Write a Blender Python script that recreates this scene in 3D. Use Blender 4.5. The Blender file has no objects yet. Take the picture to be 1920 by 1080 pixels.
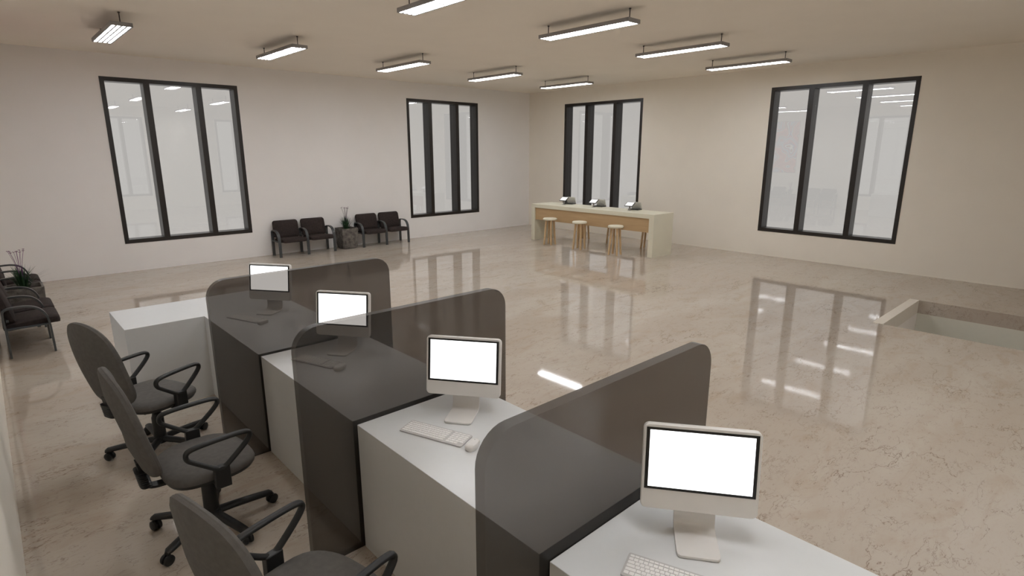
import bpy, bmesh, math, random
from mathutils import Vector, Matrix, Euler
random.seed(7)
C = bpy.context.scene.collection
PI = math.pi
R = math.radians

# ------------------------------------------------------------------ helpers
def bm_new():
    return bmesh.new()

def add_box(bm, x0, x1, y0, y1, z0, z1, M=None):
    vs = [Vector((x, y, z)) for x in (x0, x1) for y in (y0, y1) for z in (z0, z1)]
    if M is not None:
        vs = [M @ v for v in vs]
    v = [bm.verts.new(p) for p in vs]
    for f in ((0, 1, 3, 2), (4, 6, 7, 5), (0, 4, 5, 1), (2, 3, 7, 6), (0, 2, 6, 4), (1, 5, 7, 3)):
        bm.faces.new([v[i] for i in f])
    return v

def rings(bm, loops, cap0=True, cap1=True, closed=True):
    rs = [[bm.verts.new(p) for p in lp] for lp in loops]
    n = len(rs[0])
    for a, b in zip(rs, rs[1:]):
        for i in range(n if closed else n - 1):
            j = (i + 1) % n
            bm.faces.new((a[i], a[j], b[j], b[i]))
    if cap0: bm.faces.new(list(reversed(rs[0])))
    if cap1: bm.faces.new(rs[-1])
    return rs

def add_cyl(bm, p0, p1, r0, r1=None, n=16):
    r1 = r0 if r1 is None else r1
    p0, p1 = Vector(p0), Vector(p1)
    d = (p1 - p0).normalized()
    a = d.orthogonal().normalized(); b = d.cross(a)
    lp = []
    for p, r in ((p0, r0), (p1, r1)):
        lp.append([p + (a * math.cos(t) + b * math.sin(t)) * r for t in [2 * PI * i / n for i in range(n)]])
    rings(bm, lp)

def add_lathe(bm, prof, cx=0, cy=0, n=32):
    lp = [[Vector((cx + r * math.cos(t), cy + r * math.sin(t), z)) for t in [2 * PI * i / n for i in range(n)]] for r, z in prof]
    rings(bm, lp)

def add_path(bm, pts, wa, wb, side, n=10, closed=False, square=False):
    """sweep an ellipse (or rectangle): half size wa in the plane of the path, wb along 'side'."""
    pts = [Vector(p) for p in pts]; side = Vector(side).normalized()
    m = len(pts); lp = []
    for i, p in enumerate(pts):
        if closed:
            t = pts[(i + 1) % m] - pts[i - 1]
        else:
            t = pts[min(i + 1, m - 1)] - pts[max(i - 1, 0)]
        t.normalize()
        nrm = side.cross(t).normalized()
        if square:
            c = [(-1, -1), (1, -1), (1, 1), (-1, 1)]
            lp.append([p + nrm * wa * a + side * wb * b for a, b in c])
        else:
            lp.append([p + nrm * wa * math.cos(q) + side * wb * math.sin(q) for q in [2 * PI * k / n for k in range(n)]])
    if closed:
        rs = [[bm.verts.new(p) for p in l] for l in lp]
        k = len(rs[0])
        for i in range(m):
            a, b = rs[i], rs[(i + 1) % m]
            for j in range(k):
                bm.faces.new((a[j], a[(j + 1) % k], b[(j + 1) % k], b[j]))
    else:
        rings(bm, lp)

def smooth_pts(pts, it=2, closed=False):
    pts = [Vector(p) for p in pts]
    for _ in range(it):
        out = []
        m = len(pts)
        rng = range(m) if closed else range(m - 1)
        if not closed: out.append(pts[0])
        for i in rng:
            a, b = pts[i], pts[(i + 1) % m]
            out += [a * .75 + b * .25, a * .25 + b * .75]
        if not closed: out.append(pts[-1])
        pts = out
    return pts

def rrect(w, h, r, k=6, top_only=False):
    """rounded rectangle centred on 0, counter-clockwise"""
    out = []
    for cx, cy, a0 in ((w/2 - r, h/2 - r, 0), (-w/2 + r, h/2 - r, 90), (-w/2 + r, -h/2 + r, 180), (w/2 - r, -h/2 + r, 270)):
        if top_only and a0 >= 180:
            out.append((math.copysign(w/2, cx), -h/2)); continue
        for i in range(k + 1):
            a = R(a0 + 90 * i / k)
            out.append((cx + r * math.cos(a), cy + r * math.sin(a)))
    return out

def add_pad(bm, outline, prof, fn):
    """stack of scaled outlines (scale, w), mapped by fn(u, v, w)"""
    cu = sum(p[0] for p in outline) / len(outline); cv = sum(p[1] for p in outline) / len(outline)
    lp = [[Vector(fn(cu + (u - cu) * s, cv + (v - cv) * s, w)) for u, v in outline] for s, w in prof]
    rings(bm, lp)

def obj(name, bm, m, parent=None, smooth=False, bevel=0, loc=None, rotz=0):
    bmesh.ops.recalc_face_normals(bm, faces=bm.faces[:])
    me = bpy.data.meshes.new(name); bm.to_mesh(me); bm.free()
    me.materials.append(m)
    if smooth:
        me.polygons.foreach_set('use_smooth', [True] * len(me.polygons))
        try: me.set_sharp_from_angle(angle=R(38))
        except Exception: pass
    o = bpy.data.objects.new(name, me); C.objects.link(o)
    if bevel:
        b = o.modifiers.new('bevel', 'BEVEL'); b.width = bevel; b.segments = 2; b.limit_method = 'ANGLE'; b.angle_limit = R(40)
    if parent: o.parent = parent
    if loc is not None: o.location = loc
    if rotz: o.rotation_euler.z = rotz
    return o

def tag(o, label, cat, group=None):
    o['label'] = label; o['category'] = cat
    if group: o['group'] = group
    return o

def thing(name, label, cat, loc=(0, 0, 0), rotz=0, group=None):
    o = bpy.data.objects.new(name, None); C.objects.link(o)
    o.empty_display_size = .1
    o.location = loc; o.rotation_euler = (0, 0, rotz)
    return tag(o, label, cat, group)

def struct(name, bm, m, parent=None, label=None, **k):
    o = obj(name, bm, m, parent, **k)
    if not parent: o['kind'] = 'structure'
    if label: o['label'] = label
    return o

def dup(o, parent=None, loc=None, rotz=None, label=None):
    c = o.copy(); C.objects.link(c)
    if parent is not None: c.parent = parent
    if loc is not None: c.location = loc
    if rotz is not None: c.rotation_euler = (0, 0, rotz)
    if label: c['label'] = label
    for ch in list(o.children): dup(ch, c)
    return c

# ------------------------------------------------------------------ materials
def srgb(r, g, b):
    f = lambda c: (c / 255) / 12.92 if c / 255 <= .04045 else ((c / 255 + .055) / 1.055) ** 2.4
    return (f(r), f(g), f(b), 1)

def mat(name, col, rough=.5, metal=0, spec=.5, noise=0, nscale=20, bump=0, bscale=60):
    m = bpy.data.materials.new(name); m.use_nodes = True
    nt = m.node_tree; b = nt.nodes['Principled BSDF']
    b.inputs['Base Color'].default_value = col
    b.inputs['Roughness'].default_value = rough
    b.inputs['Metallic'].default_value = metal
    b.inputs['Specular IOR Level'].default_value = spec
    tc = nt.nodes.new('ShaderNodeTexCoord')
    if noise:
        n = nt.nodes.new('ShaderNodeTexNoise'); n.inputs['Scale'].default_value = nscale; n.inputs['Detail'].default_value = 4
        nt.links.new(tc.outputs['Object'], n.inputs['Vector'])
        r = nt.nodes.new('ShaderNodeValToRGB')
        r.color_ramp.elements[0].position = .3; r.color_ramp.elements[1].position = .7
        r.color_ramp.elements[0].color = tuple(c * (1 - noise) for c in col[:3]) + (1,)
        r.color_ramp.elements[1].color = tuple(min(1, c * (1 + noise)) for c in col[:3]) + (1,)
        nt.links.new(n.outputs['Fac'], r.inputs['Fac']); nt.links.new(r.outputs['Color'], b.inputs['Base Color'])
    if bump:
        n2 = nt.nodes.new('ShaderNodeTexNoise'); n2.inputs['Scale'].default_value = bscale; n2.inputs['Detail'].default_value = 5
        nt.links.new(tc.outputs['Object'], n2.inputs['Vector'])
        bp = nt.nodes.new('ShaderNodeBump'); bp.inputs['Strength'].default_value = bump; bp.inputs['Distance'].default_value = .01
        nt.links.new(n2.outputs['Fac'], bp.inputs['Height']); nt.links.new(bp.outputs['Normal'], b.inputs['Normal'])
    return m

def emit(name, col, s):
    m = bpy.data.materials.new(name); m.use_nodes = True; nt = m.node_tree; nt.nodes.clear()
    e = nt.nodes.new('ShaderNodeEmission'); o = nt.nodes.new('ShaderNodeOutputMaterial')
    e.inputs[0].default_value = col; e.inputs[1].default_value = s
    nt.links.new(e.outputs[0], o.inputs[0]); return m

def sheet_glass(name, tint, r0, r1, rough, diff=None, dfac=0):
    """clear or smoked sheet: straight-through tint plus a Fresnel-like reflection on each face"""
    m = bpy.data.materials.new(name); m.use_nodes = True; nt = m.node_tree; nt.nodes.clear()
    o = nt.nodes.new('ShaderNodeOutputMaterial'); t = nt.nodes.new('ShaderNodeBsdfTransparent')
    g = nt.nodes.new('ShaderNodeBsdfGlossy'); mx = nt.nodes.new('ShaderNodeMixShader')
    lw = nt.nodes.new('ShaderNodeLayerWeight'); lw.inputs['Blend'].default_value = .5
    pw = nt.nodes.new('ShaderNodeMath'); pw.operation = 'POWER'; pw.inputs[1].default_value = 4
    ma = nt.nodes.new('ShaderNodeMath'); ma.operation = 'MULTIPLY_ADD'; ma.inputs[1].default_value = r1; ma.inputs[2].default_value = r0
    nt.links.new(lw.outputs['Facing'], pw.inputs[0]); nt.links.new(pw.outputs[0], ma.inputs[0])
    t.inputs[0].default_value = tint; g.inputs['Roughness'].default_value = rough; g.inputs[0].default_value = (1, 1, 1, 1)
    nt.links.new(ma.outputs[0], mx.inputs[0])
    if diff:
        d = nt.nodes.new('ShaderNodeBsdfDiffuse'); d.inputs[0].default_value = diff
        m2 = nt.nodes.new('ShaderNodeMixShader'); m2.inputs[0].default_value = dfac
        nt.links.new(t.outputs[0], m2.inputs[1]); nt.links.new(d.outputs[0], m2.inputs[2]); nt.links.new(m2.outputs[0], mx.inputs[1])
    else:
        nt.links.new(t.outputs[0], mx.inputs[1])
    nt.links.new(g.outputs[0], mx.inputs[2]); nt.links.new(mx.outputs[0], o.inputs[0])
    return m

def marble(name, c_a, c_b, c_c, c_vein, rough):
    m = bpy.data.materials.new(name); m.use_nodes = True; nt = m.node_tree; N = nt.nodes; L = nt.links
    b = N['Principled BSDF']; tc = N.new('ShaderNodeTexCoord')
    def noise(scale, detail=5, rgh=.55, vec=None, dist=0):
        n = N.new('ShaderNodeTexNoise'); n.inputs['Scale'].default_value = scale; n.inputs['Detail'].default_value = detail
        n.inputs['Roughness'].default_value = rgh; n.inputs['Distortion'].default_value = dist
        L.new(vec or tc.outputs['Object'], n.inputs['Vector']); return n
    def ramp(src, p0, p1, inv=False):
        r = N.new('ShaderNodeMapRange'); r.inputs['From Min'].default_value = p0; r.inputs['From Max'].default_value = p1
        r.inputs['To Min'].default_value = 1 if inv else 0; r.inputs['To Max'].default_value = 0 if inv else 1
        r.interpolation_type = 'SMOOTHSTEP'; L.new(src, r.inputs['Value']); return r.outputs['Result']
    def mul(a, bb):
        x = N.new('ShaderNodeMath'); x.operation = 'MULTIPLY'; L.new(a, x.inputs[0])
        if isinstance(bb, (int, float)): x.inputs[1].default_value = bb
        else: L.new(bb, x.inputs[1])
        return x.outputs[0]
    def mix(fac, a, bb):
        x = N.new('ShaderNodeMix'); x.data_type = 'RGBA'
        L.new(fac, x.inputs['Factor'])
        for s, v in (('A', a), ('B', bb)):
            k = [i for i in x.inputs if i.name == s and i.type == 'RGBA'][0]
            if isinstance(v, tuple): k.default_value = v
            else: L.new(v, k)
        return [o for o in x.outputs if o.type == 'RGBA'][0]
    mp = N.new('ShaderNodeMapping'); L.new(tc.outputs['Object'], mp.inputs['Vector'])
    mp.inputs['Rotation'].default_value = (0, 0, R(-38)); mp.inputs['Scale'].default_value = (.55, 1.5, 1)
    big = noise(.55, 4, .6, mp.outputs[0], .6)
    mid = noise(2.6, 6, .62, mp.outputs[0], 1.2)
    col = mix(ramp(big.outputs['Fac'], .38, .66), c_a, c_b)
    col = mix(mul(ramp(mid.outputs['Fac'], .50, .72), .45), col, c_c)
    # veins: warped cell borders
    warp = noise(1.7, 6, .6, mp.outputs[0])
    vm = N.new('ShaderNodeVectorMath'); vm.operation = 'MULTIPLY_ADD'
    L.new(warp.outputs['Color'], vm.inputs[0]); vm.inputs[1].default_value = (1.6, 1.6, 1.6); L.new(mp.outputs[0], vm.inputs[2])
    vein = None
    for sc, w, mk, st in ((1.15, .012, (.45, .60), .6), (3.1, .016, (.46, .60), .6), (7.5, .035, (.50, .62), .5)):
        v = N.new('ShaderNodeTexVoronoi'); v.feature = 'DISTANCE_TO_EDGE'; v.inputs['Scale'].default_value = sc
        L.new(vm.outputs[0], v.inputs['Vector'])
        msk = noise(sc * 1.3, 4, .6)
        e = mul(mul(ramp(v.outputs['Distance'], 0, w, True), ramp(msk.outputs['Fac'], *mk)), st)
        if vein is None: vein = e
        else:
            x = N.new('ShaderNodeMath'); x.operation = 'MAXIMUM'; L.new(vein, x.inputs[0]); L.new(e, x.inputs[1]); vein = x.outputs[0]
    # small dark flecks and fine streaks
    mp2 = N.new('ShaderNodeMapping'); L.new(tc.outputs['Object'], mp2.inputs['Vector'])
    mp2.inputs['Rotation'].default_value = (0, 0, R(-42)); mp2.inputs['Scale'].default_value = (.5, 1.6, 1)
    fl = noise(22, 3, .6, mp2.outputs[0]); flm = noise(2.2, 3, .5)
    f2 = mul(mul(ramp(fl.outputs['Fac'], .66, .74), ramp(flm.outputs['Fac'], .48, .62)), .42)
    x = N.new('ShaderNodeMath'); x.operation = 'MAXIMUM'; L.new(vein, x.inputs[0]); L.new(f2, x.inputs[1])
    col = mix(x.outputs[0], col, c_vein)
    st = noise(34, 5, .7, mp2.outputs[0])
    col = mix(mul(ramp(st.outputs['Fac'], .5, .75), .3), col, c_c)
    L.new(col, b.inputs['Base Color'])
    rr = N.new('ShaderNodeMapRange'); L.new(mid.outputs['Fac'], rr.inputs['Value'])
    rr.inputs['To Min'].default_value = rough * .8; rr.inputs['To Max'].default_value = rough * 1.3
    L.new(rr.outputs[0], b.inputs['Roughness'])
    b.inputs['Specular IOR Level'].default_value = .5
    return m

def wood(name, ca, cb, scale=(1, 14, 14), rough=.5):
    m = bpy.data.materials.new(name); m.use_nodes = True; nt = m.node_tree; b = nt.nodes['Principled BSDF']
    tc = nt.nodes.new('ShaderNodeTexCoord'); mp = nt.nodes.new('ShaderNodeMapping'); n = nt.nodes.new('ShaderNodeTexNoise')
    mp.inputs['Scale'].default_value = scale; n.inputs['Scale'].default_value = 3; n.inputs['Detail'].default_value = 5
    r = nt.nodes.new('ShaderNodeValToRGB'); r.color_ramp.elements[0].color = ca; r.color_ramp.elements[1].color = cb
    r.color_ramp.elements[0].position = .35; r.color_ramp.elements[1].position = .65
    for a, c in ((tc.outputs['Object'], mp.inputs[0]), (mp.outputs[0], n.inputs['Vector']), (n.outputs['Fac'], r.inputs[0]), (r.outputs[0], b.inputs['Base Color'])):
        nt.links.new(a, c)
    b.inputs['Roughness'].default_value = rough
    return m

def swirl_paint(name):
    m = bpy.data.materials.new(name); m.use_nodes = True; nt = m.node_tree; b = nt.nodes['Principled BSDF']
    tc = nt.nodes.new('ShaderNodeTexCoord'); n = nt.nodes.new('ShaderNodeTexNoise'); vm = nt.nodes.new('ShaderNodeVectorMath')
    n.inputs['Scale'].default_value = .9; n.inputs['Detail'].default_value = 2
    vm.operation = 'MULTIPLY_ADD'; vm.inputs[1].default_value = (2.5, 2.5, 2.5)
    w = nt.nodes.new('ShaderNodeTexWave'); w.inputs['Scale'].default_value = .55; w.inputs['Distortion'].default_value = 5; w.inputs['Detail'].default_value = 1
    w.bands_direction = 'Y'
    r = nt.nodes.new('ShaderNodeValToRGB'); cr = r.color_ramp
    cols = [(0, srgb(190, 60, 40)), (.22, srgb(225, 110, 90)), (.42, srgb(110, 30, 45)), (.5, srgb(235, 225, 225)), (.62, srgb(30, 70, 170)), (.8, srgb(200, 80, 75)), (1, srgb(130, 150, 200))]
    cr.elements[0].color = cols[0][1]; cr.elements[1].color = cols[-1][1]
    for p, c in cols[1:-1]:
        e = cr.elements.new(p); e.color = c
    for a, c in ((tc.outputs['Object'], n.inputs['Vector']), (n.outputs['Color'], vm.inputs[0]), (tc.outputs['Object'], vm.inputs[2]), (vm.outputs[0], w.inputs['Vector']), (w.outputs['Fac'], r.inputs[0]), (r.outputs[0], b.inputs['Base Color'])):
        nt.links.new(a, c)
    b.inputs['Roughness'].default_value = .4
    return m

M_wallA = mat('wall_lilac_white', (.85, .83, .815, 1), .85, spec=.2, noise=.012, nscale=2)
M_wallB = mat('wall_beige', (.86, .81, .725, 1), .85, spec=.2, noise=.012, nscale=2)
M_ceil = mat('ceiling_paint', (.90, .845, .755, 1), .9, spec=.1, noise=.01, nscale=2)
M_marble = marble('polished_marble', (.455, .385, .32, 1), (.505, .445, .38, 1), (.40, .305, .225, 1), (.13, .075, .045, 1), .045)
M_frame = mat('window_black_aluminium', (.016, .012, .010, 1), .32, noise=.05)
M_glass = sheet_glass('window_glass', (.96, .96, .96, 1), .075, .35, 0.0)
M_smoke = sheet_glass('smoked_acrylic', (.455, .44, .425, 1), .03, .30, .38, (.12, .11, .10, 1), .06)
M_desk = mat('white_laminate', (.65, .65, .645, 1), .35, spec=.35, noise=.01)
M_white = mat('white_plastic', (.72, .69, .66, 1), .35, noise=.01)
M_keycap = mat('keycap_white', (.80, .78, .76, 1), .5, noise=.01)
M_kbase = mat('keyboard_aluminium', (.50, .48, .47, 1), .4, noise=.02)
M_bezel = mat('black_bezel', (.006, .005, .004, 1), .25, noise=.01)
M_screen = emit('lit_screen', (.98, .985, .99, 1), 1.75)
M_tubel = emit('lit_tube', (.97, .995, 1.03, 1), 36)
M_lamp = mat('lamp_housing_grey', (.30, .29, .29, 1), .5, noise=.02)
M_rod = mat('dark_rod', (.03, .02, .015, 1), .4, noise=.02)
M_fabric = mat('charcoal_fabric', (.115, .106, .098, 1), .85, spec=.3, noise=.10, nscale=35, bump=.15, bscale=400)
M_black = mat('black_plastic', (.011, .0105, .010, 1), .5, noise=.05)
M_brown = mat('dark_brown_upholstery', (.026, .0165, .0145, 1), .75, spec=.35, noise=.35, nscale=30, bump=.2, bscale=90)
M_steel = mat('grey_painted_steel', (.062, .066, .068, 1), .38, metal=.2, noise=.1)
M_stone = mat('grey_stone', (.125, .112, .10, 1), .85, noise=.5, nscale=14, bump=.9, bscale=22)
M_soil = mat('soil', (.03, .02, .015, 1), .95, noise=.4, nscale=60, bump=.6)
M_grass = mat('grass_leaf', (.018, .055, .02, 1), .5, noise=.35, nscale=6)
M_purple = mat('purple_stem', (.16, .03, .17, 1), .6, noise=.2)
M_flower = mat('mauve_flower', (.20, .11, .17, 1), .7, noise=.2)
M_cream = mat('cream_laminate', (.74, .71, .575, 1), .45, noise=.015, nscale=4)
M_tan = wood('tan_veneer', (.47, .32, .17, 1), (.52, .36, .195, 1), (4, .6, 12))
M_seatw = mat('cream_seat', (.74, .70, .56, 1), .5, noise=.02)
M_leg = wood('oak_leg', (.50, .34, .18, 1), (.60, .42, .24, 1), (10, 10, 1))
M_tray = mat('silver_grey', (.30, .29, .28, 1), .35, metal=.5, noise=.05)
M_lapscr = mat('laptop_lid_grey', (.66, .65, .60, 1), .4, noise=.12, nscale=60)
M_dark = mat('dark_grey_keys', (.05, .05, .045, 1), .5, noise=.3, nscale=120)
M_tabscr = emit('tablet_screen', (1, .99, .97, 1), .75)
M_trimc = mat('cream_stone', (.78, .72, .63, 1), .6, noise=.02)
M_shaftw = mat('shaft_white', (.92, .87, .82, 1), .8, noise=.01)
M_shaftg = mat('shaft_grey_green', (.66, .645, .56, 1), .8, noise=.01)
M_pframe = mat('painting_edge', (.25, .18, .16, 1), .5, noise=.05)
M_paint = swirl_paint('swirl_paint')

# ------------------------------------------------------------------ the room
H = 3.868; XC = -12.475; YD = -13.30; Z0, Z1 = .526, 3.482; T = .32

def wall_with_openings(axis, pos, out, a0, a1, opens, m, name, label):
    """axis 'y': wall plane y=pos running in x; 'x': plane x=pos running in y. out = sign of the outside."""
    bm = bm_new()
    cuts = sorted(opens)
    def slab(s0, s1, z0, z1):
        p0, p1 = sorted((pos, pos + out * T))
        if axis == 'y': add_box(bm, s0, s1, p0, p1, z0, z1)
        else: add_box(bm, p0, p1, s0, s1, z0, z1)
    s = a0
    for o0, o1 in cuts:
        slab(s, o0, 0, H); slab(o0, o1, 0, Z0); slab(o0, o1, Z1, H); s = o1
    slab(s, a1, 0, H)
    return struct(name, bm, m, label=label)

WA = [(-10.512, -8.223), (-4.262, -1.982)]
WB = [(-4.001, -1.411), (-9.737, -7.146)]
WD = [(-9.68, -7.39), (-4.83, -2.55)]
WC = [(-7.51, -4.92)]
wall_with_openings('y', 0, 1, XC, 0, WA, M_wallA, 'wall_back', 'pale lilac grey wall with two black framed windows')
wall_with_openings('x', 0, 1, YD, T, WB, M_wallB, 'wall_right', 'plain beige wall behind the long counter')
wall_with_openings('x', XC, -1, YD, T, WC, M_wallB, 'wall_left', 'beige wall behind the waiting chairs')
wall_with_openings('y', YD, -1, XC, 0, WD, M_wallB, 'wall_front', 'beige wall opposite the lilac wall')
bm = bm_new(); add_box(bm, XC - T, T, YD - T, T, H, H + .25); struct('ceiling', bm, M_ceil, label='plain brownish beige ceiling')

# floor slab with stairwell opening
PX0, PX1, PY0, PY1 = -3.92, -2.105, -13.05, -10.65
CAP = -10.53
bm = bm_new()
for x0, x1, y0, y1 in ((XC - T, T, CAP, T), (XC - T, PX0, YD - T, CAP), (PX1, T, YD - T, CAP), (PX0, PX1, YD - T, PY0)):
    add_box(bm, x0, x1, y0, y1, -.2, 0)
struct('floor', bm, M_marble, label='polished beige marble floor with brown veins')
bm = bm_new(); add_box(bm, PX0, PX1, PY1, CAP, -.2, .004)
struct('trim_1', bm, M_trimc, label='cream stone edging strip along the floor opening')
SB = -3.1
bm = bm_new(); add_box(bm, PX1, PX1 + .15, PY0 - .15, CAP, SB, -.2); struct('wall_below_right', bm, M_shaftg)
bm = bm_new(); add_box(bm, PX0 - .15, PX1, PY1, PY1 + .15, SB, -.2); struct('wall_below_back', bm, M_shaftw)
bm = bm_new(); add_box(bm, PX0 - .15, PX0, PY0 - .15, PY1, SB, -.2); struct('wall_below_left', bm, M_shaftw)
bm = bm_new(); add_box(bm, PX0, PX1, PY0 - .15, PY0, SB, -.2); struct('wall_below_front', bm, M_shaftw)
bm = bm_new(); add_box(bm, PX0 - .15, PX1 + .15, PY0 - .15, PY1 + .15, SB - .1, SB); struct('floor_below', bm, M_marble)

def window(n, axis, pos, out, a0, a1, label):
    FD = .26; G = .13; FW = .072; MW = .10
    def bx(bm, s0, s1, d0, d1, z0, z1):
        p0, p1 = sorted((pos + out * d0, pos + out * d1))
        if axis == 'y': add_box(bm, s0, s1, p0, p1, z0, z1)
        else: add_box(bm, p0, p1, s0, s1, z0, z1)
    e = -.006
    bm = bm_new()
    bx(bm, a0, a0 + FW, e, FD, Z0, Z1); bx(bm, a1 - FW, a1, e, FD, Z0, Z1)
    bx(bm, a0 + FW, a1 - FW, e, FD, Z0, Z0 + FW); bx(bm, a0 + FW, a1 - FW, e, FD, Z1 - FW, Z1)
    fr = struct('window_%d' % n, bm, M_frame, label=label)
    w = a1 - a0
    fl = MULL
    c = [a0 + w * fl[0], a0 + w * fl[1]]
    for k in c:
        bm = bm_new(); bx(bm, k - MW / 2, k + MW / 2, e, FD, Z0 + FW, Z1 - FW)
        obj('mullion', bm, M_frame, fr)
    ed = [a0 + FW, c[0] - MW / 2, c[0] + MW / 2, c[1] - MW / 2, c[1] + MW / 2, a1 - FW]
    for i in (0, 2, 4):
        bm = bm_new(); bx(bm, ed[i] + .001, ed[i + 1] - .001, G, G + .008, Z0 + FW + .001, Z1 - FW - .001)
        obj('pane', bm, M_glass, fr)
    return fr
MULL = (.3085, .6875)
window(1, 'y', 0, 1, *WA[0], 'black three-pane window on the lilac wall, left of the brown chairs')
window(2, 'y', 0, 1, *WA[1], 'black three-pane window on the lilac wall near the room corner')
MULL = (.330, .6935)
window(3, 'x', 0, 1, *WB[0], 'black three-pane window on the beige wall above the counter')
window(4, 'x', 0, 1, *WB[1], 'black three-pane window on the beige wall near the floor opening')
window(5, 'x', XC, -1, *WC[0], 'black three-pane window on the wall behind the left chairs')
window(6, 'y', YD, -1, *WD[0], 'black three-pane window opposite the lilac wall, left one')
window(7, 'y', YD, -1, *WD[1], 'black three-pane window opposite the lilac wall, right one')

# painting on the left wall (seen mirrored in the window panes)
t = thing('painting', 'large abstract painting of pink and blue swirls on the left wall', 'painting', (XC, -2.15, 2.38), R(90))
bm = bm_new(); add_box(bm, -.70, .70, -.035, -.002, -1.04, 1.04); obj('frame', bm, M_pframe, t)
bm = bm_new(); add_box(bm, -.685, .685, -.042, -.034, -1.025, 1.025); obj('canvas', bm, M_paint, t)

# ------------------------------------------------------------------ pendant lamps
def make_lamp():
    t = thing('pendant_lamp', '', 'lamp', group='pendant tube lamps')
    W, Lh, zt, zb = .235, .745, H - .125, H - .172
    zt -= H; zb -= H
    bm = bm_new()
    add_box(bm, -W/2, W/2, -Lh, Lh, zt - .012, zt)
    for s in (-1, 1):
        add_box(bm, min(s*W/2, s*(W/2-.008)), max(s*W/2, s*(W/2-.008)), -Lh, Lh, zb, zt - .012)
        add_box(bm, -W/2 + .008, W/2 - .008, min(s*Lh, s*(Lh-.02)), max(s*Lh, s*(Lh-.02)), zb, zt - .012)
    for k in range(5):
        x = -.1107 + k * .0553
        add_box(bm, x - .0105, x + .0105, -Lh + .02, Lh - .02, zb + .001, zt - .012)
    obj('housing', bm, M_lamp, t)
    for k in range(4):
        x = -.083 + k * .0553 + 0
        bm = bm_new(); add_cyl(bm, (x, -Lh + .022, zb + .0155), (x, Lh - .022, zb + .0155), .0155, n=12)
        obj('tube', bm, M_tubel, t, smooth=True)
    for s in (-1, 1):
        bm = bm_new(); add_cyl(bm, (0, s * .672, zt), (0, s * .672, -.001), .006, n=8)
        add_cyl(bm, (0, s * .672, -.012), (0, s * .672, -.001), .014, n=10)
        obj('suspension_rod', bm, M_rod, t)
    return t
lamp0 = make_lamp()
LX = [-10.74, -8.515, -6.29, -4.06, -1.83]
# label by place
lab = {
 (0, 0): 'tube lamp whose four tubes show apart, above the left window on the lilac wall',
 (1, 0): 'tube lamp above the gap right of the left window, second along the lilac wall',
 (2, 0): 'tube lamp in the middle of the row of five along the lilac wall',
 (3, 0): 'tube lamp over the corner-side lilac window, fourth in the row along that wall',
 (4, 0): 'smallest looking tube lamp, nearest the room corner',
 (0, 1): 'tube lamp in the middle row, by the left wall over the desks',
 (1, 1): 'tube lamp cut off by the top edge of the photo',
 (2, 1): 'largest tube lamp seen whole, hanging just right of the cut-off one',
 (3, 1): 'tube lamp between the largest whole one and the one nearest the beige wall',
 (4, 1): 'tube lamp in the middle row hanging closest to the beige wall',
 (0, 2): 'added out-of-view tube lamp above the nearest desk, by the left wall',
 (1, 2): 'added out-of-view tube lamp above the floor beside the nearest desk',
 (2, 2): 'added out-of-view tube lamp between the nearest desk and the floor opening',
}
for j, y in enumerate((-3.08, -7.455, -11.83)):
    for i, x in enumerate(LX if j < 2 else LX[:3]):  # third row: lamps added out of view to brighten the near desks
        o = lamp0 if (i, j) == (0, 0) else dup(lamp0, loc=(x, y, H))
        o.location = (x, y, H); o['label'] = lab[(i, j)]

# ------------------------------------------------------------------ service desks
DZ = .76; XF = -11.03; XB = -10.235
FY = [-7.068, -8.506, -9.946, -11.382]
def desk(y0, y1, label, grp='white service desks'):
    bm = bm_new(); add_box(bm, XF, XB, y0, y1, 0, DZ)
    o = obj('service_desk', bm, M_desk, bevel=.002); tag(o, label, 'desk', grp); return o
# L-shaped desk
bm = bm_new()
pl = [(XF, -8.454), (XB, -8.454), (XB, -6.355), (-11.637, -6.355), (-11.637, -7.10), (XF, -7.10)]
rings(bm, [[Vector((x, y, z)) for x, y in pl] for z in (0, DZ)])
o = obj('service_desk', bm, M_desk, bevel=.002)
tag(o, 'white L-shaped desk at the far end of the row, with a wing towards the left', 'desk', 'white service desks')
desk(-9.894, -8.506, 'white desk between the farthest and the middle smoked dividers')
desk(-11.332, -9.946, 'white desk between the middle and the nearest smoked dividers')
desk(-12.80, -11.384, 'white desk nearest the camera, in front of the nearest divider')

def divider(yn, label):
    x0, x1, z1, r = -11.327, -9.943, 1.356, .125
    w, h = x1 - x0, z1 - .004
    out = rrect(w, h, r, 8, True)
    bm = bm_new()
    rings(bm, [[Vector(((x0 + x1) / 2 + u, y, .004 + h / 2 + v)) for u, v in out] for y in (yn + .002, yn + .050)])
    o = obj('desk_divider', bm, M_smoke, smooth=True); return tag(o, label, 'divider', 'smoked dividers between the desks')
divider(-8.505, 'farthest smoked acrylic divider, beside the L-shaped desk')
divider(-9.945, 'middle smoked acrylic divider, between its farther and nearer twins')
divider(-11.383, 'nearest and largest looking smoked acrylic divider, beside the nearest desk')

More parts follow.
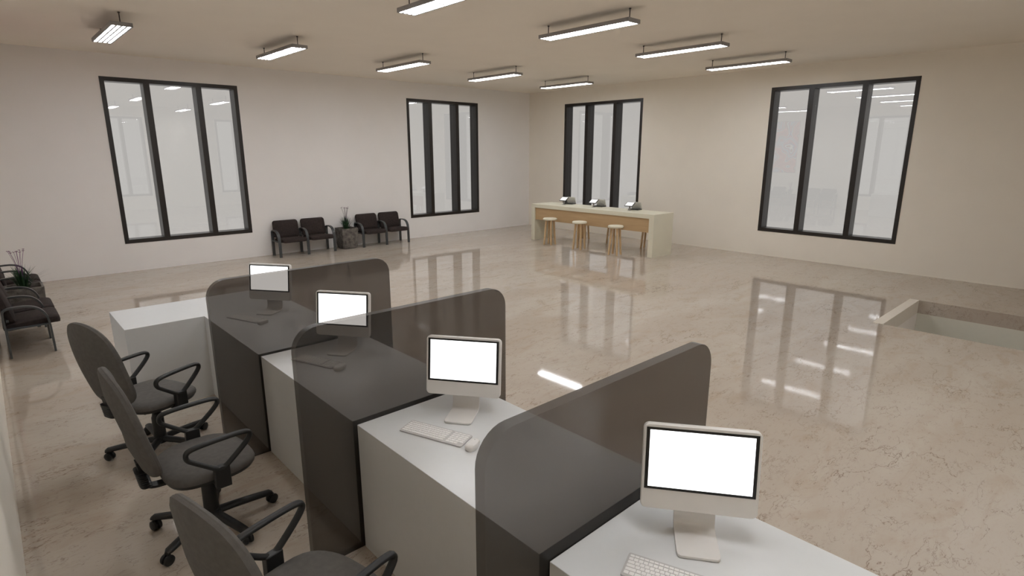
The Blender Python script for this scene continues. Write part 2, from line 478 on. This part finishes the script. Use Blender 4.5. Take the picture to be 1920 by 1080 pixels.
# ------------------------------------------------------------------ computers
def make_monitor():
    t = thing('desktop_computer', '', 'computer', group='white all-in-one computers')
    w, h = .425, .332
    tilt = Matrix.Translation((0, -.070, .115)) @ Matrix.Rotation(R(-7.5), 4, 'X')
    out = [(u, v + h / 2) for u, v in rrect(w, h, .022, 5)]
    bm = bm_new()
    prof = [(.985, .0), (1, .004), (1, .026), (.97, .034), (.8, .046), (.35, .054)]
    cu, cv = 0, h / 2
    lp = [[tilt @ Vector((u * s, d, cv + (v - cv) * s)) for u, v in out] for s, d in prof]
    rings(bm, lp); obj('housing', bm, M_white, t, smooth=True)
    bx0, bx1, bz0, bz1 = -.201, .201, .079, .320
    bm = bm_new(); add_box(bm, bx0, bx1, -.0022, .002, bz0, bz1, tilt); bz = obj('bezel', bm, M_bezel, t)
    bm = bm_new(); add_box(bm, bx0 + .013, bx1 - .013, -.0034, -.0018, bz0 + .0105, bz1 - .0095, tilt); obj('screen', bm, M_screen, t)
    # stand: one bent plate
    path = [(0, -.186, .007), (0, -.05, .007), (0, -.014, .012), (0, .002, .035), (0, .006, .075), (0, .003, .17), (0, -.006, .25)]
    P = smooth_pts(path, 2)
    bm = bm_new()
    n = len(P); lp = []
    s = Vector((1, 0, 0)); L = 0; tot = sum((P[i+1]-P[i]).length for i in range(n-1))
    for i, p in enumerate(P):
        tg = (P[min(i+1, n-1)] - P[max(i-1, 0)]).normalized(); nr = s.cross(tg).normalized()
        if i: L += (P[i] - P[i-1]).length
        hw = .078
        if L < .016: hw = .078 - .014 * (1 - L / .016) ** 2
        lp.append([p + s * a * hw + nr * b * .0055 for a, b in ((-1, -1), (1, -1), (1, 1), (-1, 1))])
    rings(bm, lp); obj('stand', bm, M_white, t, smooth=True, bevel=.002)
    return t

def make_keyboard():
    t = thing('keyboard', '', 'keyboard', group='white keyboards')
    w, d = .385, .118
    tl = Matrix.Rotation(R(3), 4, 'X')
    bm = bm_new(); out = rrect(w, d, .008, 4)
    rings(bm, [[tl @ Vector((u, v, z)) for u, v in out] for z in (.004, .010)])
    add_cyl(bm, (-w/2 + .02, d/2 - .012, .0055), (w/2 - .02, d/2 - .012, .0055), .0052, n=8)
    obj('base', bm, M_kbase, t)
    u = .0185
    rows = [  # (y, depth, [widths]) main block; 0 = gap
        (.0445, .010, [1]*15),
        (.0285, .0145, [1]*13 + [1.9]),
        (.0115, .0145, [1.5] + [1]*12 + [1.4]),
        (-.0055, .0145, [1.8] + [1]*11 + [2.1]),
        (-.0225, .0145, [2.3] + [1]*10 + [2.6]),
        (-.0405, .0155, [1.1, 1.1, 1.3, 5.2, 1.3, 1.1, 1.1, 1.1, 1.6])]
    cache = {}
    def key(x0, x1, y, dd, z=.0099):
        k = (round(x1 - x0, 4), round(dd, 4))
        if k not in cache:
            bm = bm_new()
            a, b = k[0] / 2, k[1] / 2
            rings(bm, [[Vector((p * s, q * s2, zz)) for p, q in ((-a, -b), (a, -b), (a, b), (-a, b))] for s, s2, zz in ((1, 1, 0), (1, 1, .0018), (.93, .90, .0026))])
            bmesh.ops.recalc_face_normals(bm, faces=bm.faces[:])
            me = bpy.data.meshes.new('key'); bm.to_mesh(me); bm.free(); me.materials.append(M_keycap); cache[k] = me
        o = bpy.data.objects.new('key', cache[k]); C.objects.link(o); o.parent = t
        o.location = tl @ Vector(((x0 + x1) / 2, y, z)); o.rotation_euler = (R(3), 0, 0)
    for y, dd, ws in rows:
        x = -w/2 + .007; tot = sum(ws); span = .262
        for q in ws:
            l = q / tot * span; key(x + .0012, x + l - .0012, y, dd); x += l
    for y, dd, n, xs in ((.0445, .010, 4, .283), (.0285, .0145, 4, .283), (.0115, .0145, 4, .283), (-.0055, .0145, 4, .283), (-.0225, .0145, 4, .283), (-.0405, .0155, 3, .283)):
        for k in range(n):
            x = -w/2 + xs + k * .0235
            key(x + .0012, x + .0222, y, dd)
    return t

def make_mouse():
    t = thing('mouse', '', 'mouse', group='white mice')
    bm = bm_new()
    out = [(.029 * math.copysign(abs(math.cos(a)) ** .75, math.cos(a)), .050 * math.copysign(abs(math.sin(a)) ** .75, math.sin(a))) for a in [2 * PI * i / 28 for i in range(28)]]
    prof = [(.93, 0), (.99, .004), (1, .016), (.97, .022), (.88, .027), (.6, .030), (.2, .031)]
    add_pad(bm, out, prof, lambda a, b, c: (a, b, c))
    obj('body', bm, M_white, t, smooth=True)
    bm = bm_new(); add_cyl(bm, (-.003, .026, .0275), (.003, .026, .0275), .004, n=12); obj('scroll_ball', bm, M_kbase, t, smooth=True)
    return t

mon0, kb0, ms0 = make_monitor(), make_keyboard(), make_mouse()
names = ['on the L-shaped desk behind the farthest divider', 'on the desk between the farthest and middle dividers',
         'on the desk between the middle and nearest dividers', 'on the desk nearest the camera']
size = ['smallest looking white all-in-one computer ', 'second farthest white all-in-one computer ', 'second nearest white all-in-one computer ', 'largest looking white all-in-one computer ']
S = 1.4375
MOFF = {2: (-.012, -.006)}
for k in (3, 2, 1, 0):
    dy = (3 - k) * S
    loc = (-10.480, -11.638 + dy, DZ)
    m = mon0 if k == 3 else dup(mon0); m.location = loc; m.rotation_euler.z = R(-53.8); m['label'] = size[k] + names[k]
    kb = kb0 if k == 3 else dup(kb0); kb.location = (-10.780, -11.760 + dy, DZ); kb.rotation_euler.z = R(-70); kb['label'] = 'white keyboard ' + names[k]
    ms = ms0 if k == 3 else dup(ms0); ms.location = (-10.722, -11.996 + dy, DZ); ms.rotation_euler.z = R(-66); ms['label'] = 'white mouse ' + names[k]

# ------------------------------------------------------------------ office chairs (local +X = forward)
def make_office_chair(base_angle, cast_angles):
    t = thing('office_chair', '', 'chair', group='dark office chairs at the desks')
    out = []
    for i in range(40):
        a = 2 * PI * i / 40
        c, s = math.cos(a), math.sin(a)
        e = .62
        x = .245 * math.copysign(abs(c) ** e, c) ; y = .262 * math.copysign(abs(s) ** e, s)
        if x > 0: y *= 1 - .25 * (x / .245) ** 3
        out.append((x + .01, y))
    def fseat(u, v, w):
        z = w
        if u > .13: z -= (u - .13) ** 2 * 1.6
        return (u, v, .445 + z + .35 * v * v * .4)
    bm = bm_new()
    add_pad(bm, out, [(.90, -.030), (.985, -.022), (1, -.004), (.985, .010), (.93, .022), (.75, .030), (.4, .032), (.15, .031)], fseat)
    obj('seat', bm, M_fabric, t, smooth=True)
    bm = bm_new()
    add_pad(bm, out, [(.70, -.058), (.93, -.046), (.975, -.026), (.97, -.018)], fseat)
    obj('seat_shell', bm, M_black, t, smooth=True)
    # backrest
    half = [(0, 0), (.09, 0), (.165, .012), (.215, .045), (.243, .10), (.252, .18), (.252, .28), (.248, .37), (.232, .45), (.203, .52), (.158, .575), (.10, .608), (.045, .622), (0, .625)]
    ol = [(y, s) for y, s in half] + [(-y, s) for y, s in reversed(half[1:-1])]
    ol = [(p.x, p.y) for p in smooth_pts([(a, b, 0) for a, b in ol], 1, True)]
    def fback(u, v, w):
        bx = -.290 - v * .19
        cx = .9 * u * u - .10 * math.sin(PI * min(1, max(0, v / .625))) * .25
        return (bx + cx + w, u, .500 + v * .985)
    bm = bm_new()
    add_pad(bm, ol, [(.99, -.004), (1, .004), (.985, .016), (.93, .026), (.7, .032), (.3, .034)], fback)
    obj('backrest', bm, M_fabric, t, smooth=True)
    bm = bm_new()
    add_pad(bm, ol, [(.5, -.022), (.93, -.020), (.99, -.014), (1, -.003), (.98, .002)], fback)
    obj('back_shell', bm, M_fabric, t, smooth=True)
    # bracket with bellows
    bm = bm_new()
    pth = smooth_pts([(-.10, 0, .385), (-.20, 0, .385), (-.285, 0, .39), (-.312, 0, .42), (-.330, 0, .56)], 2)
    add_path(bm, pth, .007, .030, (0, 1, 0), square=True)
    obj('back_bracket', bm, M_black, t, smooth=True)
    bm = bm_new(); pr = []
    for k in range(8):
        z = .405 + k * .013
        pr += [(1, z), (1.16, z + .0065)]
    lp = []
    for sc_, z in pr:
        x = -.305 - (z - .405) * .15
        lp.append([Vector((x + .026 * sc_ * math.copysign(abs(math.cos(a)) ** .6, math.cos(a)), .050 * sc_ * math.copysign(abs(math.sin(a)) ** .6, math.sin(a)), z)) for a in [2 * PI * i / 16 for i in range(16)]])
    rings(bm, lp); obj('bellows', bm, M_black, t)
    # arms
    for sd in (1, -1):
        y = sd * .292
        loop = [(.010, y, .505), (.040, y, .515), (.172, y, .632), (.178, y, .672), (.140, y, .683), (.02, y, .680), (-.115, y, .672), (-.152, y, .655), (-.150, y, .615), (-.118, y, .590), (-.02, y, .515)]
        pts = smooth_pts(loop, 2, True)
        bm = bm_new(); add_path(bm, pts, .0135, .019, (0, 1, 0), 10, closed=True)
        y0, y1 = sorted((sd * .268, sd * .308))
        v = add_box(bm, -.028, .052, y0, y1, .395, .522)
        y2, y3 = sorted((sd * .14, sd * .275)); add_box(bm, -.022, .046, y2, y3, .388, .402)
        obj('armrest', bm, M_black, t, smooth=True, bevel=.004)
    # mechanism and column
    bm = bm_new(); add_box(bm, -.13, .10, -.075, .075, .350, .394); add_box(bm, .02, .05, -.20, -.07, .368, .380)
    obj('tilt_mechanism', bm, M_black, t, bevel=.008)
    bm = bm_new(); add_lathe(bm, [(.040, .10), (.042, .12), (.040, .27), (.036, .276), (.031, .30), (.026, .302), (.026, .352)], n=24)
    obj('column', bm, M_black, t, smooth=True)
    bm = bm_new(); add_lathe(bm, [(.030, .058), (.046, .066), (.052, .09), (.046, .115), (.036, .122)], n=24)
    obj('hub', bm, M_black, t, smooth=True)
    for k in range(5):
        a = base_angle + k * 2 * PI / 5
        d = Vector((math.cos(a), math.sin(a), 0)); sd_ = Vector((-d.y, d.x, 0))
        path = [d * .03 + Vector((0, 0, .092)), d * .12 + Vector((0, 0, .090)), d * .24 + Vector((0, 0, .084)), d * .335 + Vector((0, 0, .077)), d * .352 + Vector((0, 0, .070))]
        bm = bm_new(); lp = []
        for p, ww, hh in zip(path, (.030, .028, .027, .025, .014), (.022, .021, .020, .018, .011)):
            lp.append([p + sd_ * ww * math.cos(q) + Vector((0, 0, 1)) * hh * math.sin(q) for q in [2 * PI * i / 12 for i in range(12)]])
        rings(bm, lp); leg = obj('base_leg', bm, M_black, t, smooth=True)
        ca = cast_angles[k]
        cd = Vector((math.cos(ca), math.sin(ca), 0)); cs = Vector((-cd.y, cd.x, 0))
        bm = bm_new(); c0 = d * .337 + cd * .012 + Vector((0, 0, .031))
        for s in (-1, 1):
            prof = [(.014, .004), (.027, .006), (.031, .012), (.030, .021), (.020, .027)]
            lp = [[c0 + cs * s * o_ + cd * r_ * math.cos(q) + Vector((0, 0, 1)) * r_ * math.sin(q) for q in [2 * PI * i / 18 for i in range(18)]] for r_, o_ in prof]
            rings(bm, lp)
        add_cyl(bm, d * .337 + Vector((0, 0, .035)), d * .337 + Vector((0, 0, .075)), .009, n=10)
        add_cyl(bm, c0 - cs * .006, c0 + cs * .006, .016, n=12)
        obj('caster', bm, M_black, leg, smooth=True)
    return t
cc = [R(20), R(140), R(-70), R(200), R(100)]
ch = make_office_chair(R(-1.5), cc)
ch.location = (-11.624, -7.905, 0); ch.rotation_euler.z = R(22.5); ch['label'] = 'dark office chair with armrests at the L-shaped desk, farthest of the three'
c2 = dup(ch, loc=(-11.610, -9.150, 0), rotz=R(.4), label='dark office chair seen edge-on from behind, middle one of the three')
c3 = dup(ch, loc=(-11.602, -10.619, 0), rotz=R(12.5), label='dark office chair cut off by the bottom edge, nearest of the three')

# ------------------------------------------------------------------ waiting seats (local: wall at y=0, front towards -Y)
def make_bench():
    t = thing('waiting_bench', '', 'bench', group='brown two-seat waiting benches')
    for x in (-.615, 0, .615):
        prof = [(x, -.486, .0), (x, -.484, .20), (x, -.482, .34), (x, -.462, .445), (x, -.405, .52), (x, -.32, .552), (x, -.22, .556), (x, -.12, .548), (x, -.098, .50), (x, -.105, .30), (x, -.105, 0)]
        pts = [Vector(p) for p in prof]
        core = smooth_pts(pts[1:-1], 2)
        bm = bm_new(); add_path(bm, [pts[0]] + core + [pts[-1]], .010, .029, (1, 0, 0), square=True)
        obj('arm_frame', bm, M_steel, t, smooth=True, bevel=.002)
        bm = bm_new(); add_box(bm, x - .029, x + .029, -.475, -.110, .318, .330); obj('seat_rail', bm, M_steel, t, bevel=.003)
    bm = bm_new(); add_box(bm, -.61, .61, -.40, -.37, .30, .318); obj('crossbar', bm, M_steel, t)
    bm = bm_new(); add_box(bm, -.61, .61, -.145, -.12, .40, .43); obj('crossbar', bm, M_steel, t)
    for x in (-.3075, .3075):
        bm = bm_new(); out = [(u, v - .335) for u, v in rrect(.535, .50, .05, 5)]
        def fs(u, v, w):
            z = .350 + w + .012 * math.cos((u) / .265 * 1.4) + (v + .335) * -.07
            if v < -.50: z -= (-.50 - v) ** 2 * 3
            return (x + u, v, z)
        add_pad(bm, out, [(.93, -.048), (.985, -.038), (1, -.010), (.985, .020), (.93, .032), (.7, .038), (.3, .040)], fs)
        obj('seat_cushion', bm, M_brown, t, smooth=True)
        bm = bm_new(); out = [(u, v) for u, v in rrect(.548, .37, .055, 5)]
        def fb(u, v, w):
            return (x - .012 + u, -.120 + (v) * .24 - w - .02 * math.cos(u / .26 * 1.3), .562 + v)
        add_pad(bm, out, [(.9, -.034), (.98, -.028), (1, -.008), (1, .010), (.98, .026), (.92, .034), (.6, .039), (.3, .04)], fb)
        obj('back_cushion', bm, M_brown, t, smooth=True)
    return t
b0 = make_bench()
b0.location = (-7.235, 0, 0); b0['label'] = 'brown two-seat bench against the lilac wall, left of the stone planter'
dup(b0, loc=(-5.282, 0, 0), label='brown two-seat bench against the lilac wall, right of the stone planter')
dup(b0, loc=(XC, -3.955, 0), rotz=R(90), label='brown two-seat bench by the left edge, nearer than the square planter')
dup(b0, loc=(XC, -1.995, 0), rotz=R(90), label='brown two-seat bench by the left edge, hidden behind the square planter and its grass')

# ------------------------------------------------------------------ planters
def make_plant(seed, stem_col, flower_col, tall, wall):
    rnd = random.Random(seed)
    t = thing('potted_plant', '', 'plant', group='grass plants in stone planters')
    bm = bm_new()
    def sq(w, z, r=.03):
        return [Vector((u, v, z)) for u, v in rrect(w, w, r, 4)]
    lp = [sq(.31, 0, .06), sq(.345, .010, .06), sq(.362, .04, .05), sq(.378, .16, .035), sq(.392, .32, .025), sq(.405, .465, .02), sq(.403, .472, .02), sq(.350, .472, .02), sq(.345, .42, .02)]
    rings(bm, lp)
    obj('planter', bm, M_stone, t, smooth=True)
    bm = bm_new(); out = rrect(.345, .345, .02, 3)
    rings(bm, [[Vector((u, v, z)) for u, v in out] for z in (.41, .432)]); obj('soil', bm, M_soil, t)
    bm = bm_new()
    for i in range(150):
        a = rnd.uniform(0, 2 * PI); r0 = rnd.uniform(0, .06)
        lean = rnd.uniform(.04, .36); L = rnd.uniform(.18, .38)
        if rnd.random() < .45: lean *= .45; L = rnd.uniform(.2, .36)
        d = Vector((math.cos(a), math.sin(a), 0)); s = Vector((-d.y, d.x, 0))
        if d.dot(wall) > -.6: lean = min(lean, rnd.uniform(.10, .19))
        p0 = d * r0 + Vector((0, 0, .43)); w = rnd.uniform(.004, .0075)
        prev = None
        for k in range(6):
            q = k / 5
            p = p0 + d * lean * (q ** 1.6) * .8 + Vector((0, 0, L * (q - .18 * q * q * (lean / .2))))
            ww = w * (1 - q) ** .7 + .0004
            cur = (bm.verts.new(p - s * ww), bm.verts.new(p + d * ww * .3), bm.verts.new(p + s * ww))
            if prev:
                bm.faces.new((prev[0], prev[1], cur[1], cur[0])); bm.faces.new((prev[1], prev[2], cur[2], cur[1]))
            prev = cur
    obj('grass_leaves', bm, M_grass, t)
    for i in range(11):
        a = i * 2 * PI / 11 + rnd.uniform(-.2, .2); rr = rnd.uniform(.03, .10)
        d = Vector((math.cos(a), math.sin(a), 0))
        pts = smooth_pts([d * .006 + Vector((0, 0, .43)), d * .012 + Vector((0, 0, .60)), d * rr * .45 + Vector((0, 0, .78 * tall)), d * rr + Vector((0, 0, .93 * tall + rnd.uniform(-.015, .02)))], 1)
        bm = bm_new(); add_path(bm, pts, .0018, .0018, (-d.y, d.x, 0.01), 5)
        st = obj('flower_stem', bm, stem_col, t)
        bm = bm_new(); e = pts[-1]
        for k in range(9):
            v = Vector((rnd.uniform(-1, 1), rnd.uniform(-1, 1), rnd.uniform(.0, .6))) * .016
            add_cyl(bm, e, e + v, .0012, .0028, 5)
        obj('flower_head', bm, flower_col, st)
    bm = bm_new()
    for i in range(26):
        a = rnd.uniform(0, 2 * PI); d = Vector((math.cos(a), math.sin(a), 0))
        add_cyl(bm, d * .01 + Vector((0, 0, .43)), d * rnd.uniform(.01, .035) + Vector((0, 0, rnd.uniform(.60, .74))), .0045, .001, 5)
    obj('purple_leaves', bm, stem_col, t)
    return t
M_darkstem = mat('dark_stem', (.055, .035, .06, 1), .6, noise=.2)
p1 = make_plant(3, M_darkstem, M_flower, 1.0, Vector((0, 1, 0))); p1.location = (-6.20, -.25, 0)
p1['label'] = 'square stone planter with grass between the two benches on the lilac wall'
p2 = make_plant(9, M_purple, M_flower, 1.0, Vector((-1, 0, 0))); p2.location = (-12.115, -2.86, 0)
p2['label'] = 'square stone planter with grass and purple stems at the left edge'

# ------------------------------------------------------------------ counter, stools, devices
CX0, CX1, CY0, CY1, CH = -2.10, -1.36, -5.88, -2.245, .915
t = thing('counter_table', 'long cream counter with tan wood panel, under the beige wall window', 'counter', ((CX0 + CX1) / 2, (CY0 + CY1) / 2, 0))
hx, hy = (CX1 - CX0) / 2, (CY1 - CY0) / 2
bm = bm_new(); add_box(bm, -hx, hx, -hy, hy, CH - .09, CH); obj('countertop', bm, M_cream, t, bevel=.002)
for s in (-1, 1):
    y0, y1 = sorted((s * hy, s * (hy - .118)))
    bm = bm_new(); add_box(bm, -hx, hx, y0, y1, 0, CH - .09); obj('side_panel', bm, M_cream, t)
bm = bm_new(); add_box(bm, -hx + .03, -hx + .055, -hy + .118, hy - .118, .525, CH - .09); obj('front_panel', bm, M_tan, t)

def make_stool():
    t = thing('stool', '', 'stool', group='round wooden stools at the counter')
    bm = bm_new(); add_lathe(bm, [(.14, .592), (.160, .596), (.169, .608), (.171, .622), (.166, .636), (.152, .644), (.08, .646), (.02, .646)], n=36)
    obj('seat', bm, M_seatw, t, smooth=True)
    for k in range(4):
        a = PI / 4 + k * PI / 2 + R(12); d = Vector((math.cos(a), math.sin(a), 0))
        bm = bm_new(); add_cyl(bm, d * .140, d * .09 + Vector((0, 0, .594)), .021, .026, 14)
        obj('leg', bm, M_leg, t, smooth=True)
    return t
s0 = make_stool()
fr = [(-2.345, -3.13), (-2.335, -4.055), (-2.33, -5.08)]; bk = [(-1.075, -3.13), (-1.09, -4.055), (-1.09, -5.06)]
pos = ['left', 'middle', 'right']
for i, (x, y) in enumerate(fr):
    o = s0 if i == 0 else dup(s0); o.location = (x, y, 0); o['label'] = 'round cream stool in front of the counter, %s one of three' % pos[i]
for i, (x, y) in enumerate(bk):
    dup(s0, loc=(x, y, 0), label='round wooden stool behind the counter, only its legs showing, %s one of three' % pos[i])

def make_tablet():
    t = thing('tablet_stand', '', 'tablet', group='tablets on stands along the counter')
    Mx = Matrix.Translation((0, 0, .135)) @ Matrix.Rotation(R(-55), 4, 'X')
    bm = bm_new(); out = rrect(.215, .15, .012, 4)
    rings(bm, [[Mx @ Vector((u, d, v)) for u, v in out] for d in (-.007, .007)]); obj('body', bm, M_dark, t)
    bm = bm_new(); add_box(bm, -.095, .095, -.0085, -.006, -.062, .062, Mx); obj('screen', bm, M_tabscr, t)
    bm = bm_new(); add_cyl(bm, (0, 0, .008), (0, 0, .130), .018, n=14); obj('stand_pole', bm, M_tray, t, smooth=True)
    bm = bm_new(); add_lathe(bm, [(.045, 0), (.045, .006), (.02, .010)], n=24); obj('base', bm, M_tray, t, smooth=True)
    return t
def make_laptop():
    t = thing('laptop', '', 'laptop', group='grey laptops along the counter')
    bm = bm_new(); add_box(bm, -.13, .13, -.16, .004, 0, .020); obj('base', bm, M_dark, t, bevel=.003)
    bm = bm_new(); add_box(bm, -.12, .12, -.15, -.03, .0195, .022); obj('keyboard_deck', bm, M_dark, t)
    Mx = Matrix.Translation((0, -.004, .019)) @ Matrix.Rotation(R(22), 4, 'X')
    bm = bm_new(); add_box(bm, -.13, .13, 0, .007, 0, .165, Mx); obj('lid', bm, M_lapscr, t)
    bm = bm_new(); add_box(bm, -.122, .122, -.002, .001, .004, .161, Mx); obj('screen', bm, M_lapscr, t)
    return t
tb, lt = make_tablet(), make_laptop()
for i, (ty, ly) in enumerate(((-2.95, -2.97), (-3.90, -3.92), (-4.94, -4.94))):
    a = tb if i == 0 else dup(tb); a.location = (-1.66, ty, CH); a.rotation_euler.z = R(-90); a['label'] = 'small white-screened tablet on a stand, %s one on the counter' % pos[i]
    b = lt if i == 0 else dup(lt); b.location = (-1.385, ly, CH); b.rotation_euler.z = R(-84); b['label'] = 'half-open laptop with pale grey screen behind the %s tablet on the counter' % pos[i]

# ------------------------------------------------------------------ world, camera, view
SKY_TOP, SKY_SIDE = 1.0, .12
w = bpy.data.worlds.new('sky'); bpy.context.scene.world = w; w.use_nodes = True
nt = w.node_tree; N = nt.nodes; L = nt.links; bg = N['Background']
tc = N.new('ShaderNodeTexCoord'); sx = N.new('ShaderNodeSeparateXYZ'); L.new(tc.outputs['Generated'], sx.inputs[0])
def mr(src, a, b, lo, hi):
    m = N.new('ShaderNodeMapRange'); m.interpolation_type = 'SMOOTHSTEP'; L.new(src, m.inputs['Value'])
    for k, v in (('From Min', a), ('From Max', b), ('To Min', lo), ('To Max', hi)): m.inputs[k].default_value = v
    return m.outputs['Result']
def add(a, b):
    m = N.new('ShaderNodeMath'); m.operation = 'ADD'; L.new(a, m.inputs[0])
    if isinstance(b, float): m.inputs[1].default_value = b
    else: L.new(b, m.inputs[1])
    return m.outputs[0]
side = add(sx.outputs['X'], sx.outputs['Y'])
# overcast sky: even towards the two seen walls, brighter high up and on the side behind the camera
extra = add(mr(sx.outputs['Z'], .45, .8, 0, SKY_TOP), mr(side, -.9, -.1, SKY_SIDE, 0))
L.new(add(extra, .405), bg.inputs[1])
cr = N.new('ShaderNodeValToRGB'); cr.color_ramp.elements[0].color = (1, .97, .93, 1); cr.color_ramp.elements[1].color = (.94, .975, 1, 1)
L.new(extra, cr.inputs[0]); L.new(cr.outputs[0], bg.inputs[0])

cd = bpy.data.cameras.new('camera'); cam = bpy.data.objects.new('camera', cd); C.objects.link(cam)
cd.sensor_width = 36; cd.lens = 1065.146 / 1920 * 36; cd.clip_start = .02; cd.clip_end = 200
cam.location = (-12.3273, -12.5885, 2.2)
yaw, pit = 0.74551, 0.23562
YAWPIT = (yaw, pit)
cam.rotation_euler = (PI / 2 - pit, 0, -yaw)
sc = bpy.context.scene
sc.camera = cam
sc.view_settings.view_transform = 'Standard'; sc.view_settings.look = 'None'
sc.view_settings.exposure = .42; sc.view_settings.gamma = 1; sc.view_settings.use_curve_mapping = False
sc.cycles.max_bounces = 10; sc.cycles.diffuse_bounces = 6; sc.cycles.glossy_bounces = 6; sc.cycles.transparent_max_bounces = 24
sc.cycles.sample_clamp_indirect = 25
sc.cycles.use_denoising = True
sc.cycles.caustics_reflective = False; sc.cycles.caustics_refractive = False
